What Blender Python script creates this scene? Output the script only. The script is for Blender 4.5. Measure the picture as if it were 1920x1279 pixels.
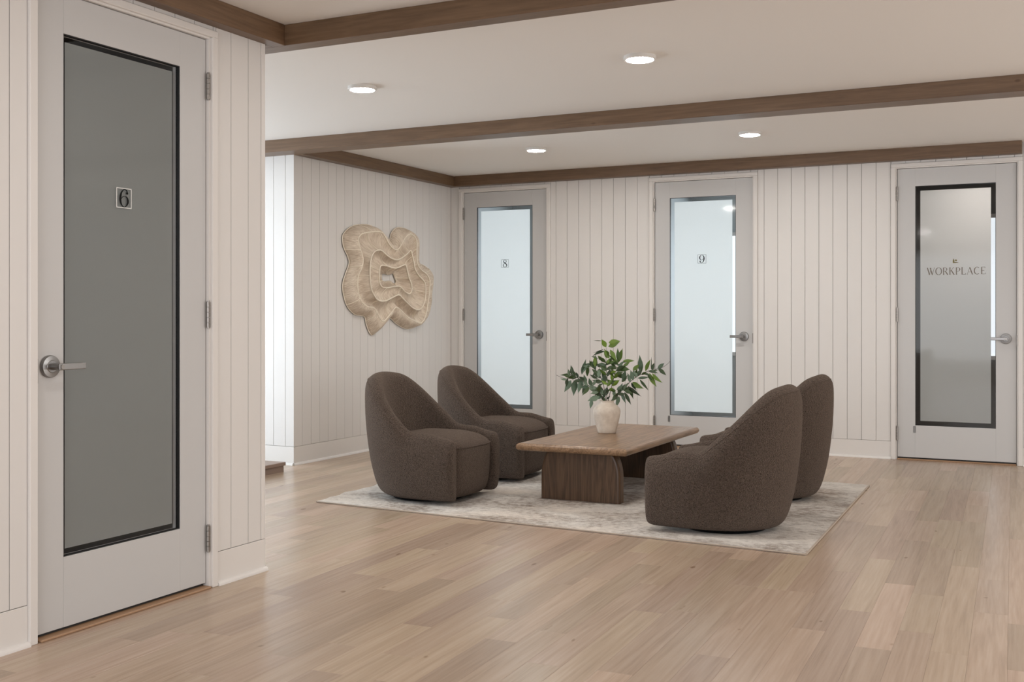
import bpy, bmesh, math, random
from mathutils import Vector, Matrix
random.seed(7)
for o in list(bpy.data.objects): bpy.data.objects.remove(o)
S = bpy.context.scene
COL = S.collection
PI = math.pi
# ------------------------------------------------------------------ camera, world, lights, exposure
ANG = math.radians(26.4); FPX = 2072.0; CAMH = 1.215
cam_d = bpy.data.cameras.new('camera'); cam = bpy.data.objects.new('camera', cam_d); COL.objects.link(cam)
cam.location = (0, 0, CAMH); cam.rotation_euler = (PI/2, 0, ANG)
cam_d.sensor_width = 36; cam_d.lens = 36*FPX/1920; cam_d.shift_y = -(639.5-590)/1920
cam_d.clip_start = 0.05; cam_d.clip_end = 60
S.camera = cam
S.view_settings.view_transform = 'Standard'; S.view_settings.look = 'None'
S.view_settings.gamma = 1; S.view_settings.use_curve_mapping = False
S.view_settings.exposure = 1.48
W = bpy.data.worlds.new('world'); S.world = W; W.use_nodes = True
W.node_tree.nodes['Background'].inputs[0].default_value = (0.75, 0.85, 1, 1)
W.node_tree.nodes['Background'].inputs[1].default_value = 0.4

def area(name, loc, rot, sx, sy, power, col, spread=PI):
    l = bpy.data.lights.new(name, 'AREA'); l.shape = 'RECTANGLE'; l.size = sx; l.size_y = sy
    l.energy = power; l.color = col; l.spread = spread
    o = bpy.data.objects.new(name, l); COL.objects.link(o); o.location = loc; o.rotation_euler = rot
    return o
DAY = (0.86, 0.94, 1.0); WARM = (1.0, 0.96, 0.92)
area('window_daylight_left', (-8.45, 5.25, 1.2), (0, -PI/2, 0), 2.0, 1.9, 50, (0.78, 0.90, 1.0))          # glazed bay on the left
area('window_daylight_rear', (-1.0, -2.9, 1.35), (PI/2, 0, 0), 4.4, 2.0, 36, (0.98, 0.98, 1.0))   # soft fill light added behind the camera
area('window_daylight_right', (3.9, 5.9, 1.35), (0, PI/2, 0), 1.9, 4.0, 36, (1.0, 0.99, 0.98))     # fill light added at the right-hand wall, which has no window
for lx, ly in ((-2.0, 2.9), (-2.0, 0.2), (0.9, 2.9), (0.9, 0.2), (0.9, 5.6)):
    area('ceiling_lamp', (lx, ly, 2.57), (0, 0, 0), 0.15, 0.15, 2.5 if (lx, ly) == (-2.0, 2.9) else 4, WARM)          # fill lights added under the ceiling, out of view
area('office_eight_window', (-4.75, 12.3, 1.45), (-PI/2, 0, 0), 1.3, 1.5, 12.5, (0.80, 0.91, 1.0))
area('office_nine_window', (-2.75, 12.3, 1.45), (-PI/2, 0, 0), 1.5, 1.6, 11.5, (0.80, 0.91, 1.0))
area('office_last_window', (-0.60, 12.3, 1.5), (-PI/2, 0, 0), 0.30, 1.55, 0.6, DAY)
area('office_last_lamp', (-0.55, 10.35, 2.5), (0, 0, 0), 0.35, 0.35, 2.1, (1, 0.9, 0.84))
area('office_six_window', (-6.6, 1.2, 1.9), (0, -PI/2, 0), 0.9, 1.2, 3.0, DAY)  # unseen fill light added to brighten this dark room

# ------------------------------------------------------------------ materials
def mat(name):
    m = bpy.data.materials.new(name); m.use_nodes = True
    nt = m.node_tree; b = nt.nodes['Principled BSDF']
    return m, nt, b
def N(nt, t, **kw):
    n = nt.nodes.new(t)
    for k, v in kw.items():
        if k.startswith('i_'):
            key = k[2:]; key = int(key) if key.isdigit() else key
            n.inputs[key].default_value = v
        else: setattr(n, k, v)
    return n
def lin(r, g, b):
    f = lambda c: (c/255/12.92) if c/255 <= 0.04045 else ((c/255+0.055)/1.055)**2.4
    return (f(r), f(g), f(b), 1)
def plain(name, col, rough=0.5, metal=0.0, spec=0.5, bump=0.0, bscale=60, var=0.0):
    m, nt, b = mat(name)
    b.inputs['Base Color'].default_value = col; b.inputs['Roughness'].default_value = rough
    b.inputs['Metallic'].default_value = metal; b.inputs['Specular IOR Level'].default_value = spec
    if bump or var:
        tc = N(nt, 'ShaderNodeTexCoord'); no = N(nt, 'ShaderNodeTexNoise', i_Scale=bscale, i_Detail=3)
        nt.links.new(tc.outputs['Object'], no.inputs['Vector'])
        if bump:
            bp = N(nt, 'ShaderNodeBump', i_Strength=bump, i_Distance=0.001)
            nt.links.new(no.outputs['Fac'], bp.inputs['Height']); nt.links.new(bp.outputs['Normal'], b.inputs['Normal'])
        if var:
            hs = N(nt, 'ShaderNodeHueSaturation'); hs.inputs['Color'].default_value = col
            oi = N(nt, 'ShaderNodeObjectInfo')
            mr = N(nt, 'ShaderNodeMapRange'); mr.inputs['To Min'].default_value = 1-var; mr.inputs['To Max'].default_value = 1+var
            nt.links.new(oi.outputs['Random'], mr.inputs['Value']); nt.links.new(mr.outputs['Result'], hs.inputs['Value'])
            nt.links.new(hs.outputs['Color'], b.inputs['Base Color'])
    return m
M_WALL = plain('painted_board', (0.74, 0.715, 0.69, 1), 0.45, bump=0.15, bscale=40, var=0.012)
M_TRIM = plain('painted_trim', (0.76, 0.73, 0.70, 1), 0.4)
M_DOOR = plain('painted_door', (0.58, 0.575, 0.57, 1), 0.42, bump=0.1, bscale=30)
M_CEIL = plain('ceiling_paint', (0.87, 0.845, 0.81, 1), 0.7, bump=0.1, bscale=90)
M_BACK = plain('wall_backing', (0.45, 0.42, 0.40, 1), 0.8)
M_METAL = plain('satin_nickel', (0.30, 0.295, 0.29, 1), 0.34, metal=1.0, bump=0.1, bscale=200)
M_HINGE = plain('hinge_steel', (0.30, 0.28, 0.26, 1), 0.35, metal=1.0)
M_BLACK = plain('black_gasket', (0.012, 0.012, 0.012, 1), 0.5)
M_PLINTH = plain('black_plinth', (0.006, 0.006, 0.006, 1), 0.9, spec=0.1)
M_NUM = plain('black_vinyl', (0.004, 0.004, 0.004, 1), 0.6, spec=0.15)
M_NUMW = plain('white_vinyl', (0.72, 0.72, 0.70, 1), 0.5)
M_NUMG = plain('grey_vinyl', (0.25, 0.25, 0.25, 1), 0.5)
M_TEXT = plain('bronze_vinyl', lin(122, 112, 100), 0.5)
M_LOGO = plain('olive_gold_vinyl', lin(116, 104, 56), 0.5)
M_RIM = plain('lamp_rim', (0.72, 0.70, 0.67, 1), 0.4)

def wood(name, c1, c2, c3, scale=1.0, rough=0.45, axis='X', bump=0.25, rvar=0.06, stretch=14, coat=0.0, cathedral=0.5, fine=0.35, along=1.0):
    """long grain along local axis"""
    m, nt, b = mat(name); L = nt.links.new
    tc = N(nt, 'ShaderNodeTexCoord'); oi = N(nt, 'ShaderNodeObjectInfo')
    off = N(nt, 'ShaderNodeVectorMath', operation='SCALE'); off.inputs[0].default_value = (37.0, 19.0, 11.0)
    L(oi.outputs['Random'], off.inputs['Scale'])
    add = N(nt, 'ShaderNodeVectorMath', operation='ADD')
    L(tc.outputs['Object'], add.inputs[0]); L(off.outputs[0], add.inputs[1])
    mp = N(nt, 'ShaderNodeMapping'); s = [scale*stretch]*3; s['XYZ'.index(axis)] = scale*along
    mp.inputs['Scale'].default_value = s; L(add.outputs[0], mp.inputs['Vector'])
    n1 = N(nt, 'ShaderNodeTexNoise', i_Scale=0.55, i_Detail=4, i_Roughness=0.55, i_Distortion=0.6); L(mp.outputs[0], n1.inputs['Vector'])
    # rings from the noise -> cathedral grain
    mul = N(nt, 'ShaderNodeMath', operation='MULTIPLY'); mul.inputs[1].default_value = 14; L(n1.outputs['Fac'], mul.inputs[0])
    fr = N(nt, 'ShaderNodeMath', operation='PINGPONG'); fr.inputs[1].default_value = 1.0; L(mul.outputs[0], fr.inputs[0])
    n2 = N(nt, 'ShaderNodeTexNoise', i_Scale=5, i_Detail=6, i_Roughness=0.65); L(mp.outputs[0], n2.inputs['Vector'])
    mp3 = N(nt, 'ShaderNodeMapping'); s3 = [scale*120]*3; s3['XYZ'.index(axis)] = scale*4
    mp3.inputs['Scale'].default_value = s3; L(add.outputs[0], mp3.inputs['Vector'])
    n3 = N(nt, 'ShaderNodeTexNoise', i_Scale=1, i_Detail=2); L(mp3.outputs[0], n3.inputs['Vector'])
    mx = N(nt, 'ShaderNodeMix', data_type='FLOAT'); mx.inputs[0].default_value = cathedral
    L(n2.outputs['Fac'], mx.inputs[2]); L(fr.outputs[0], mx.inputs[3])
    mx2 = N(nt, 'ShaderNodeMix', data_type='FLOAT'); mx2.inputs[0].default_value = fine
    L(mx.outputs[0], mx2.inputs[2]); L(n3.outputs['Fac'], mx2.inputs[3])
    cr = N(nt, 'ShaderNodeValToRGB'); e = cr.color_ramp.elements
    e[0].position = 0.22; e[0].color = c1; e[1].position = 0.75; e[1].color = c3
    k = cr.color_ramp.elements.new(0.48); k.color = c2
    L(mx2.outputs[0], cr.inputs['Fac'])
    hs = N(nt, 'ShaderNodeHueSaturation'); L(cr.outputs['Color'], hs.inputs['Color'])
    mr = N(nt, 'ShaderNodeMapRange'); mr.inputs['To Min'].default_value = 1-rvar; mr.inputs['To Max'].default_value = 1+rvar
    L(oi.outputs['Random'], mr.inputs['Value']); L(mr.outputs['Result'], hs.inputs['Value'])
    m7 = N(nt, 'ShaderNodeMath', operation='MULTIPLY'); m7.inputs[1].default_value = 7.3; L(oi.outputs['Random'], m7.inputs[0])
    f7 = N(nt, 'ShaderNodeMath', operation='FRACT'); L(m7.outputs[0], f7.inputs[0])
    mr2 = N(nt, 'ShaderNodeMapRange'); mr2.inputs['To Min'].default_value = 0.5-rvar*0.06; mr2.inputs['To Max'].default_value = 0.5+rvar*0.06
    L(f7.outputs[0], mr2.inputs['Value']); L(mr2.outputs['Result'], hs.inputs['Hue'])
    # small dark knots
    vo = N(nt, 'ShaderNodeTexNoise', i_Scale=3.0, i_Detail=1); 
    mpk = N(nt, 'ShaderNodeMapping'); sk = [5.0]*3; sk['XYZ'.index(axis)] = 2.2; mpk.inputs['Scale'].default_value = sk
    L(add.outputs[0], mpk.inputs['Vector']); L(mpk.outputs[0], vo.inputs['Vector'])
    kr = N(nt, 'ShaderNodeValToRGB'); kr.color_ramp.elements[0].position = 0.195; kr.color_ramp.elements[0].color = (0.62, 0.55, 0.48, 1)
    kr.color_ramp.elements[1].position = 0.235; kr.color_ramp.elements[1].color = (1, 1, 1, 1); L(vo.outputs['Fac'], kr.inputs['Fac'])
    mm = N(nt, 'ShaderNodeMix', data_type='RGBA', blend_type='MULTIPLY'); mm.inputs[0].default_value = 1.0
    L(hs.outputs['Color'], mm.inputs[6]); L(kr.outputs['Color'], mm.inputs[7])
    L(mm.outputs[2], b.inputs['Base Color'])
    bp = N(nt, 'ShaderNodeBump', i_Strength=bump, i_Distance=0.0008); L(mx2.outputs[0], bp.inputs['Height']); L(bp.outputs['Normal'], b.inputs['Normal'])
    b.inputs['Roughness'].default_value = rough
    b.inputs['Coat Weight'].default_value = coat; b.inputs['Coat Roughness'].default_value = 0.25
    return m
M_OAK = wood('pale_oak', lin(158, 137, 117), lin(176, 154, 133), lin(187, 167, 147), 1.0, rough=0.27, axis='Y', bump=0.05, rvar=0.13, cathedral=0.22, fine=0.15, along=0.5)
M_BEAM = wood('beam_wood', lin(88, 67, 48), lin(108, 84, 62), lin(124, 98, 74), 1.0, rough=0.42, axis='X', bump=0.2, rvar=0.03, cathedral=0.25)
M_BEAMY = wood('beam_wood_long', lin(88, 67, 48), lin(108, 84, 62), lin(124, 98, 74), 1.0, rough=0.42, axis='Y', bump=0.2, rvar=0.03, cathedral=0.25)
M_TABLE = wood('table_wood', lin(92, 68, 47), lin(136, 107, 80), lin(162, 131, 102), 1.6, rough=0.33, axis='Y', bump=0.05, rvar=0.0, cathedral=0.45)
M_TLEG = wood('table_leg_wood', lin(52, 36, 24), lin(86, 63, 44), lin(104, 79, 57), 1.6, rough=0.4, axis='Z', bump=0.3, rvar=0.0, cathedral=0.45)
M_STEP = plain('step_wood', lin(150, 130, 118), 0.45)
M_THRES = plain('threshold_oak', lin(164, 130, 100), 0.45)

def boucle():
    m, nt, b = mat('boucle_fabric'); L = nt.links.new
    tc = N(nt, 'ShaderNodeTexCoord')
    v = N(nt, 'ShaderNodeTexVoronoi', i_Scale=210, i_Randomness=1.0); L(tc.outputs['Object'], v.inputs['Vector'])
    n = N(nt, 'ShaderNodeTexNoise', i_Scale=170, i_Detail=2, i_Distortion=1.0); L(tc.outputs['Object'], n.inputs['Vector'])
    cr = N(nt, 'ShaderNodeValToRGB'); e = cr.color_ramp.elements
    e[0].position = 0.32; e[0].color = lin(33, 27, 23); e[1].position = 0.68; e[1].color = lin(97, 83, 74)
    L(n.outputs['Fac'], cr.inputs['Fac']); L(cr.outputs['Color'], b.inputs['Base Color'])
    mx = N(nt, 'ShaderNodeMath', operation='SUBTRACT'); L(n.outputs['Fac'], mx.inputs[0]); L(v.outputs['Distance'], mx.inputs[1])
    bp = N(nt, 'ShaderNodeBump', i_Strength=1.0, i_Distance=0.0065); L(mx.outputs[0], bp.inputs['Height']); L(bp.outputs['Normal'], b.inputs['Normal'])
    b.inputs['Roughness'].default_value = 0.95; b.inputs['Specular IOR Level'].default_value = 0.15
    b.inputs['Sheen Weight'].default_value = 0.5; b.inputs['Sheen Roughness'].default_value = 0.6
    b.inputs['Sheen Tint'].default_value = lin(190, 170, 155)
    return m
M_BOUCLE = boucle()

def rugmat():
    m, nt, b = mat('rug_pile'); L = nt.links.new
    tc = N(nt, 'ShaderNodeTexCoord')
    mp = N(nt, 'ShaderNodeMapping'); mp.inputs['Scale'].default_value = (1, 1.2, 1); L(tc.outputs['Object'], mp.inputs['Vector'])
    n1 = N(nt, 'ShaderNodeTexNoise', i_Scale=1.6, i_Detail=8, i_Roughness=0.68, i_Distortion=0.5); L(mp.outputs[0], n1.inputs['Vector'])
    n2 = N(nt, 'ShaderNodeTexNoise', i_Scale=26, i_Detail=6, i_Roughness=0.8); L(mp.outputs[0], n2.inputs['Vector'])
    n3 = N(nt, 'ShaderNodeTexNoise', i_Scale=0.9, i_Detail=3)
    L(mp.outputs[0], n3.inputs['Vector'])
    mx = N(nt, 'ShaderNodeMix', data_type='FLOAT'); mx.inputs[0].default_value = 0.46
    L(n1.outputs['Fac'], mx.inputs[2]); L(n2.outputs['Fac'], mx.inputs[3])
    cr = N(nt, 'ShaderNodeValToRGB'); e = cr.color_ramp.elements
    e[0].position = 0.36; e[0].color = lin(120, 110, 103); e[1].position = 0.60; e[1].color = lin(222, 216, 208)
    k = e.new(0.44); k.color = lin(163, 153, 144)
    k = e.new(0.51); k.color = lin(201, 195, 188)
    L(mx.outputs[0], cr.inputs['Fac'])
    # rust tinge patches
    cr2 = N(nt, 'ShaderNodeValToRGB'); cr2.color_ramp.elements[0].position = 0.52; cr2.color_ramp.elements[0].color = (0, 0, 0, 1)
    cr2.color_ramp.elements[1].position = 0.62; cr2.color_ramp.elements[1].color = (1, 1, 1, 1); L(n3.outputs['Fac'], cr2.inputs['Fac'])
    mc = N(nt, 'ShaderNodeMix', data_type='RGBA', blend_type='MULTIPLY'); mc.inputs[7].default_value = (0.98, 0.84, 0.72, 1)
    sc = N(nt, 'ShaderNodeMath', operation='MULTIPLY'); sc.inputs[1].default_value = 0.3; L(cr2.outputs['Color'], sc.inputs[0])
    L(sc.outputs[0], mc.inputs[0]); L(cr.outputs['Color'], mc.inputs[6]); L(mc.outputs[2], b.inputs['Base Color'])
    n4 = N(nt, 'ShaderNodeTexNoise', i_Scale=160, i_Detail=2); L(tc.outputs['Object'], n4.inputs['Vector'])
    bp = N(nt, 'ShaderNodeBump', i_Strength=0.8, i_Distance=0.004); L(n4.outputs['Fac'], bp.inputs['Height']); L(bp.outputs['Normal'], b.inputs['Normal'])
    b.inputs['Roughness'].default_value = 0.95; b.inputs['Specular IOR Level'].default_value = 0.1
    return m
M_RUG = rugmat()

def front_fresnel(nt, ior):
    f = N(nt, 'ShaderNodeFresnel', i_IOR=ior); g = N(nt, 'ShaderNodeNewGeometry')
    inv = N(nt, 'ShaderNodeMath', operation='SUBTRACT'); inv.inputs[0].default_value = 1.0
    nt.links.new(g.outputs['Backfacing'], inv.inputs[1])
    mu = N(nt, 'ShaderNodeMath', operation='MULTIPLY'); nt.links.new(f.outputs[0], mu.inputs[0]); nt.links.new(inv.outputs[0], mu.inputs[1])
    return mu
def clearglass():
    m, nt, b = mat('clear_glass'); L = nt.links.new; nt.nodes.remove(b)
    out = nt.nodes['Material Output']
    t = N(nt, 'ShaderNodeBsdfTransparent'); t.inputs[0].default_value = (0.965, 0.965, 0.965, 1)
    g = N(nt, 'ShaderNodeBsdfGlossy'); g.inputs['Roughness'].default_value = 0.06; g.inputs[0].default_value = (0.55, 0.55, 0.55, 1)
    f = front_fresnel(nt, 1.45); mx = N(nt, 'ShaderNodeMixShader')
    L(f.outputs[0], mx.inputs[0]); L(t.outputs[0], mx.inputs[1]); L(g.outputs[0], mx.inputs[2]); L(mx.outputs[0], out.inputs[0])
    return m
M_GLASS = clearglass()
def filmmat():
    m, nt, b = mat('frosted_film'); L = nt.links.new; nt.nodes.remove(b)
    out = nt.nodes['Material Output']
    d = N(nt, 'ShaderNodeBsdfDiffuse'); d.inputs[0].default_value = (0.125, 0.13, 0.125, 1)
    t = N(nt, 'ShaderNodeBsdfTranslucent'); t.inputs[0].default_value = (0.90, 0.90, 0.89, 1)
    g = N(nt, 'ShaderNodeBsdfGlossy'); g.inputs['Roughness'].default_value = 0.38; g.inputs[0].default_value = (0.55, 0.55, 0.55, 1)
    mx = N(nt, 'ShaderNodeAddShader'); L(d.outputs[0], mx.inputs[0]); L(t.outputs[0], mx.inputs[1])
    f = front_fresnel(nt, 1.2); m2 = N(nt, 'ShaderNodeMixShader')
    L(f.outputs[0], m2.inputs[0]); L(mx.outputs[0], m2.inputs[1]); L(g.outputs[0], m2.inputs[2]); L(m2.outputs[0], out.inputs[0])
    return m
M_FILM = filmmat()
def lampmat():
    m, nt, b = mat('lamp_diffuser')
    b.inputs['Emission Color'].default_value = (1.0, 0.955, 0.90, 1); b.inputs['Emission Strength'].default_value = 86
    return m
M_LAMP = lampmat()
def vasemat():
    m, nt, b = mat('crackled_ceramic'); L = nt.links.new
    tc = N(nt, 'ShaderNodeTexCoord'); n = N(nt, 'ShaderNodeTexNoise', i_Scale=9, i_Detail=6, i_Roughness=0.7); L(tc.outputs['Object'], n.inputs['Vector'])
    cr = N(nt, 'ShaderNodeValToRGB'); e = cr.color_ramp.elements
    e[0].position = 0.3; e[0].color = lin(190, 174, 158); e[1].position = 0.6; e[1].color = lin(222, 210, 195)
    L(n.outputs['Fac'], cr.inputs['Fac']); L(cr.outputs['Color'], b.inputs['Base Color'])
    bp = N(nt, 'ShaderNodeBump', i_Strength=0.5, i_Distance=0.003); L(n.outputs['Fac'], bp.inputs['Height']); L(bp.outputs['Normal'], b.inputs['Normal'])
    b.inputs['Roughness'].default_value = 0.55
    return m
M_VASE = vasemat()
def leafmat(name, c1, c2):
    m, nt, b = mat(name); L = nt.links.new
    oi = N(nt, 'ShaderNodeObjectInfo'); cr = N(nt, 'ShaderNodeValToRGB'); e = cr.color_ramp.elements
    e[0].color = c1; e[1].color = c2; L(oi.outputs['Random'], cr.inputs['Fac']); L(cr.outputs['Color'], b.inputs['Base Color'])
    b.inputs['Roughness'].default_value = 0.5
    return m
M_LEAFG = leafmat('leaf_green', lin(58, 84, 30), lin(112, 140, 48))
M_LEAFB = leafmat('leaf_bluegreen', lin(70, 92, 70), lin(118, 138, 116))
M_LEAFD = leafmat('leaf_dark', lin(34, 52, 24), lin(62, 84, 40))
M_TWIG = plain('twig_bark', lin(66, 60, 52), 0.7)
def rattan():
    m, nt, b = mat('woven_rattan'); L = nt.links.new
    uv = N(nt, 'ShaderNodeUVMap'); sp = N(nt, 'ShaderNodeSeparateXYZ'); L(uv.outputs[0], sp.inputs[0])
    mp = N(nt, 'ShaderNodeMapping'); mp.inputs['Scale'].default_value = (160, 3, 1); L(uv.outputs[0], mp.inputs['Vector'])
    n = N(nt, 'ShaderNodeTexNoise', i_Scale=1, i_Detail=3, i_Roughness=0.6); L(mp.outputs[0], n.inputs['Vector'])
    mp2 = N(nt, 'ShaderNodeMapping'); mp2.inputs['Scale'].default_value = (9, 1.2, 1); L(uv.outputs[0], mp2.inputs['Vector'])
    n2 = N(nt, 'ShaderNodeTexNoise', i_Scale=1, i_Detail=2); L(mp2.outputs[0], n2.inputs['Vector'])
    mx = N(nt, 'ShaderNodeMix', data_type='FLOAT'); mx.inputs[0].default_value = 0.35
    L(n.outputs['Fac'], mx.inputs[2]); L(n2.outputs['Fac'], mx.inputs[3])
    cr = N(nt, 'ShaderNodeValToRGB'); e = cr.color_ramp.elements
    e[0].position = 0.33; e[0].color = lin(184, 161, 136); e[1].position = 0.62; e[1].color = lin(240, 227, 209)
    L(mx.outputs[0], cr.inputs['Fac']); L(cr.outputs['Color'], b.inputs['Base Color'])
    w = N(nt, 'ShaderNodeMath', operation='MULTIPLY'); w.inputs[1].default_value = 900; L(sp.outputs['X'], w.inputs[0])
    si = N(nt, 'ShaderNodeMath', operation='SINE'); L(w.outputs[0], si.inputs[0])
    ad = N(nt, 'ShaderNodeMath', operation='MULTIPLY_ADD'); ad.inputs[1].default_value = 0.3; L(si.outputs[0], ad.inputs[0]); L(n.outputs['Fac'], ad.inputs[2])
    bp = N(nt, 'ShaderNodeBump', i_Strength=0.6, i_Distance=0.003); L(ad.outputs[0], bp.inputs['Height']); L(bp.outputs['Normal'], b.inputs['Normal'])
    b.inputs['Roughness'].default_value = 0.65
    return m
M_RATTAN = rattan()
M_CREAM = plain('cream_piping', lin(246, 236, 218), 0.6)

# ------------------------------------------------------------------ helpers
def mesh_from(name, verts, faces, m, smooth=False):
    me = bpy.data.meshes.new(name); me.from_pydata([tuple(v) for v in verts], [], faces)
    if m: me.materials.append(m)
    if smooth: me.shade_smooth()
    me.update(); return me
def bmobj(name, bm, m, parent=None, smooth=False, **props):
    me = bpy.data.meshes.new(name); bm.normal_update(); bm.to_mesh(me); bm.free()
    if m: me.materials.append(m)
    if smooth: me.shade_smooth()
    return link(name, me, parent, **props)
def link(name, me, parent=None, loc=None, rot=None, **props):
    o = bpy.data.objects.new(name, me); COL.objects.link(o)
    if parent: o.parent = parent
    if loc: o.location = loc
    if rot: o.rotation_euler = rot
    for k, v in props.items(): o[k] = v
    return o
def empty(name, loc=(0, 0, 0), rz=0, **props):
    o = link(name, None, None, loc, (0, 0, rz), **props); o.empty_display_size = 0.1
    return o
def box(bm, x0, x1, y0, y1, z0, z1, bev=0.0, seg=1):
    r = bmesh.ops.create_cube(bm, size=1.0)
    vs = r['verts']
    for v in vs:
        v.co = Vector(((x0+x1)/2 + v.co.x*(x1-x0), (y0+y1)/2 + v.co.y*(y1-y0), (z0+z1)/2 + v.co.z*(z1-z0)))
    if bev:
        es = list({e for v in vs for e in v.link_edges})
        bmesh.ops.bevel(bm, geom=es, offset=bev, segments=seg, affect='EDGES', profile=0.5)
def boxobj(name, b, m, parent=None, bev=0.0, seg=1, **props):
    bm = bmesh.new(); box(bm, *b, bev=bev, seg=seg)
    return bmobj(name, bm, m, parent, **props)
def cyl(bm, p0, p1, r0, r1=None, n=20, caps=True):
    p0 = Vector(p0); p1 = Vector(p1); r1 = r0 if r1 is None else r1
    d = (p1-p0).normalized(); a = d.orthogonal().normalized(); b = d.cross(a)
    R = []
    for p, r in ((p0, r0), (p1, r1)):
        R.append([bm.verts.new(p + a*math.cos(2*PI*i/n)*r + b*math.sin(2*PI*i/n)*r) for i in range(n)])
    for i in range(n): bm.faces.new((R[0][i], R[0][(i+1) % n], R[1][(i+1) % n], R[1][i]))
    if caps: bm.faces.new(R[0][::-1]); bm.faces.new(R[1])
def tube(bm, pts, rad, n=8, closed=False):
    pts = [Vector(p) for p in pts]; K = len(pts); rings = []
    prev = None
    for i, p in enumerate(pts):
        if closed: d = pts[(i+1) % K]-pts[i-1]
        else: d = pts[min(i+1, K-1)]-pts[max(i-1, 0)]
        d.normalize()
        a = d.orthogonal().normalized() if prev is None else (prev - d*prev.dot(d)).normalized()
        prev = a; b = d.cross(a)
        r = rad[i] if isinstance(rad, (list, tuple)) else rad
        rings.append([bm.verts.new(p + a*math.cos(2*PI*j/n)*r + b*math.sin(2*PI*j/n)*r) for j in range(n)])
    for i in range(K if closed else K-1):
        A, B = rings[i], rings[(i+1) % K]
        off = 0
        if closed and i == K-1:   # best twist match
            off = min(range(n), key=lambda s: sum((A[j].co-B[(j+s) % n].co).length for j in range(n)))
        for j in range(n): bm.faces.new((A[j], A[(j+1) % n], B[(j+1+off) % n], B[(j+off) % n]))
    if not closed: bm.faces.new(rings[0][::-1]); bm.faces.new(rings[-1])
def lathe(bm, prof, n=32, c=(0, 0)):
    rings = [[bm.verts.new((c[0]+r*math.cos(2*PI*i/n), c[1]+r*math.sin(2*PI*i/n), z)) for i in range(n)] for r, z in prof]
    for A, B in zip(rings, rings[1:]):
        for i in range(n): bm.faces.new((A[i], A[(i+1) % n], B[(i+1) % n], B[i]))
    bm.faces.new(rings[0][::-1]); bm.faces.new(rings[-1])
def catmull(pts, k=8, closed=False):
    P = [Vector(p) for p in pts]; n = len(P); out = []
    for i in range(n if closed else n-1):
        g = lambda j: P[j % n] if closed else P[max(0, min(n-1, j))]
        a, b, c, d = g(i-1), g(i), g(i+1), g(i+2)
        for q in range(k):
            t = q/k
            out.append(0.5*((2*b)+(-a+c)*t+(2*a-5*b+4*c-d)*t*t+(-a+3*b-3*c+d)*t**3))
    if not closed: out.append(P[-1])
    return out

# ------------------------------------------------------------------ dimensions
ZB = 2.50; ZC = 2.60                       # beam underside, ceiling
YB = 9.75; XL = -5.53; YF = 7.19           # back wall, left wall, face wall
XN = -3.39; YN = 4.187                     # near wall plane and its free end
BW = 0.1187                                # board pitch
DW = 0.913; DH = 2.437
BH = 0.150                                 # baseboard height

# ------------------------------------------------------------------ floor and planks
floor = boxobj('floor', (-8.6, 4.1, -3.1, 12.6, -0.10, -0.0125), M_THRES, kind='structure')
fl_rot = math.radians(2.0)
R = Matrix.Rotation(fl_rot, 4, 'Z')
def cam_px(p):
    x, y, z = p; r = x*math.cos(ANG)+y*math.sin(ANG); f = -x*math.sin(ANG)+y*math.cos(ANG)
    if f < 0.3: return None
    return (960+FPX*r/f, 590-FPX*(z-CAMH)/f, f)
PW = 0.1275; U0 = 0.045
lens = [0.62, 0.85, 1.05, 1.25, 1.5, 1.8]
pm = {}
def plank_mesh(l):
    if l not in pm:
        bm = bmesh.new(); box(bm, -PW/2+0.0002, PW/2-0.0002, 0.0002, l-0.0002, -0.012, 0.0, bev=0.0004)
        me = bpy.data.meshes.new('plank'); bm.to_mesh(me); bm.free(); me.materials.append(M_OAK); pm[l] = me
    return pm[l]
cands = []
Ri = R.inverted()
for k in range(-73, 36):
    u = U0 + k*PW
    v = -3.1 - random.random()*1.2 + 0.45
    while v < 10.1:
        l = random.choice(lens)
        c = R @ Vector((u, v+l/2, 0))
        if -8.7 < c.x < 4.05 and c.y < 10.7 and c.y > -3.05:
            # visibility
            pts = [cam_px((R @ Vector((u+a, v+b*l, 0)))) for a in (-PW/2, PW/2) for b in (0.02, 0.5, 0.98)]
            ins = [p for p in pts if p and -20 < p[0] < 1940 and p[1] < 1300]
            hid = (c.x < XN-0.1 and c.y < 4.1) or (c.x < XL-0.1 and c.y > YF+0.2)
            ar = (sum(1/p[2]**2 for p in ins)*l) if ins and not hid else 0
            cands.append((ar, u, v, l))
        v += l
cands.sort(key=lambda t: -t[0])
vis = [c for c in cands if c[0] > 0][:300]; rest = cands[len(vis):]
for ar, u, v, l in vis:
    p = R @ Vector((u, v, 0))
    link('plank', plank_mesh(l), floor, p, (0, 0, fl_rot))
bm = bmesh.new()
for ar, u, v, l in rest:
    if v+l < -3.1: continue
    r0 = len(bm.verts)
    rr = bmesh.ops.create_cube(bm, size=1.0)['verts']
    for w in rr:
        w.co = R @ Vector((u+w.co.x*(PW-0.001), v+l/2+w.co.y*(l-0.001), -0.006+w.co.z*0.012))
bmobj('plank_field', bm, M_OAK, floor, kind='stuff')
print('planks', len(vis), len(rest))

# ------------------------------------------------------------------ ceiling
ceiling = boxobj('ceiling', (-8.6, 4.1, -3.1, 9.85, ZC, ZC+0.1), M_CEIL, kind='structure')

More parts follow.
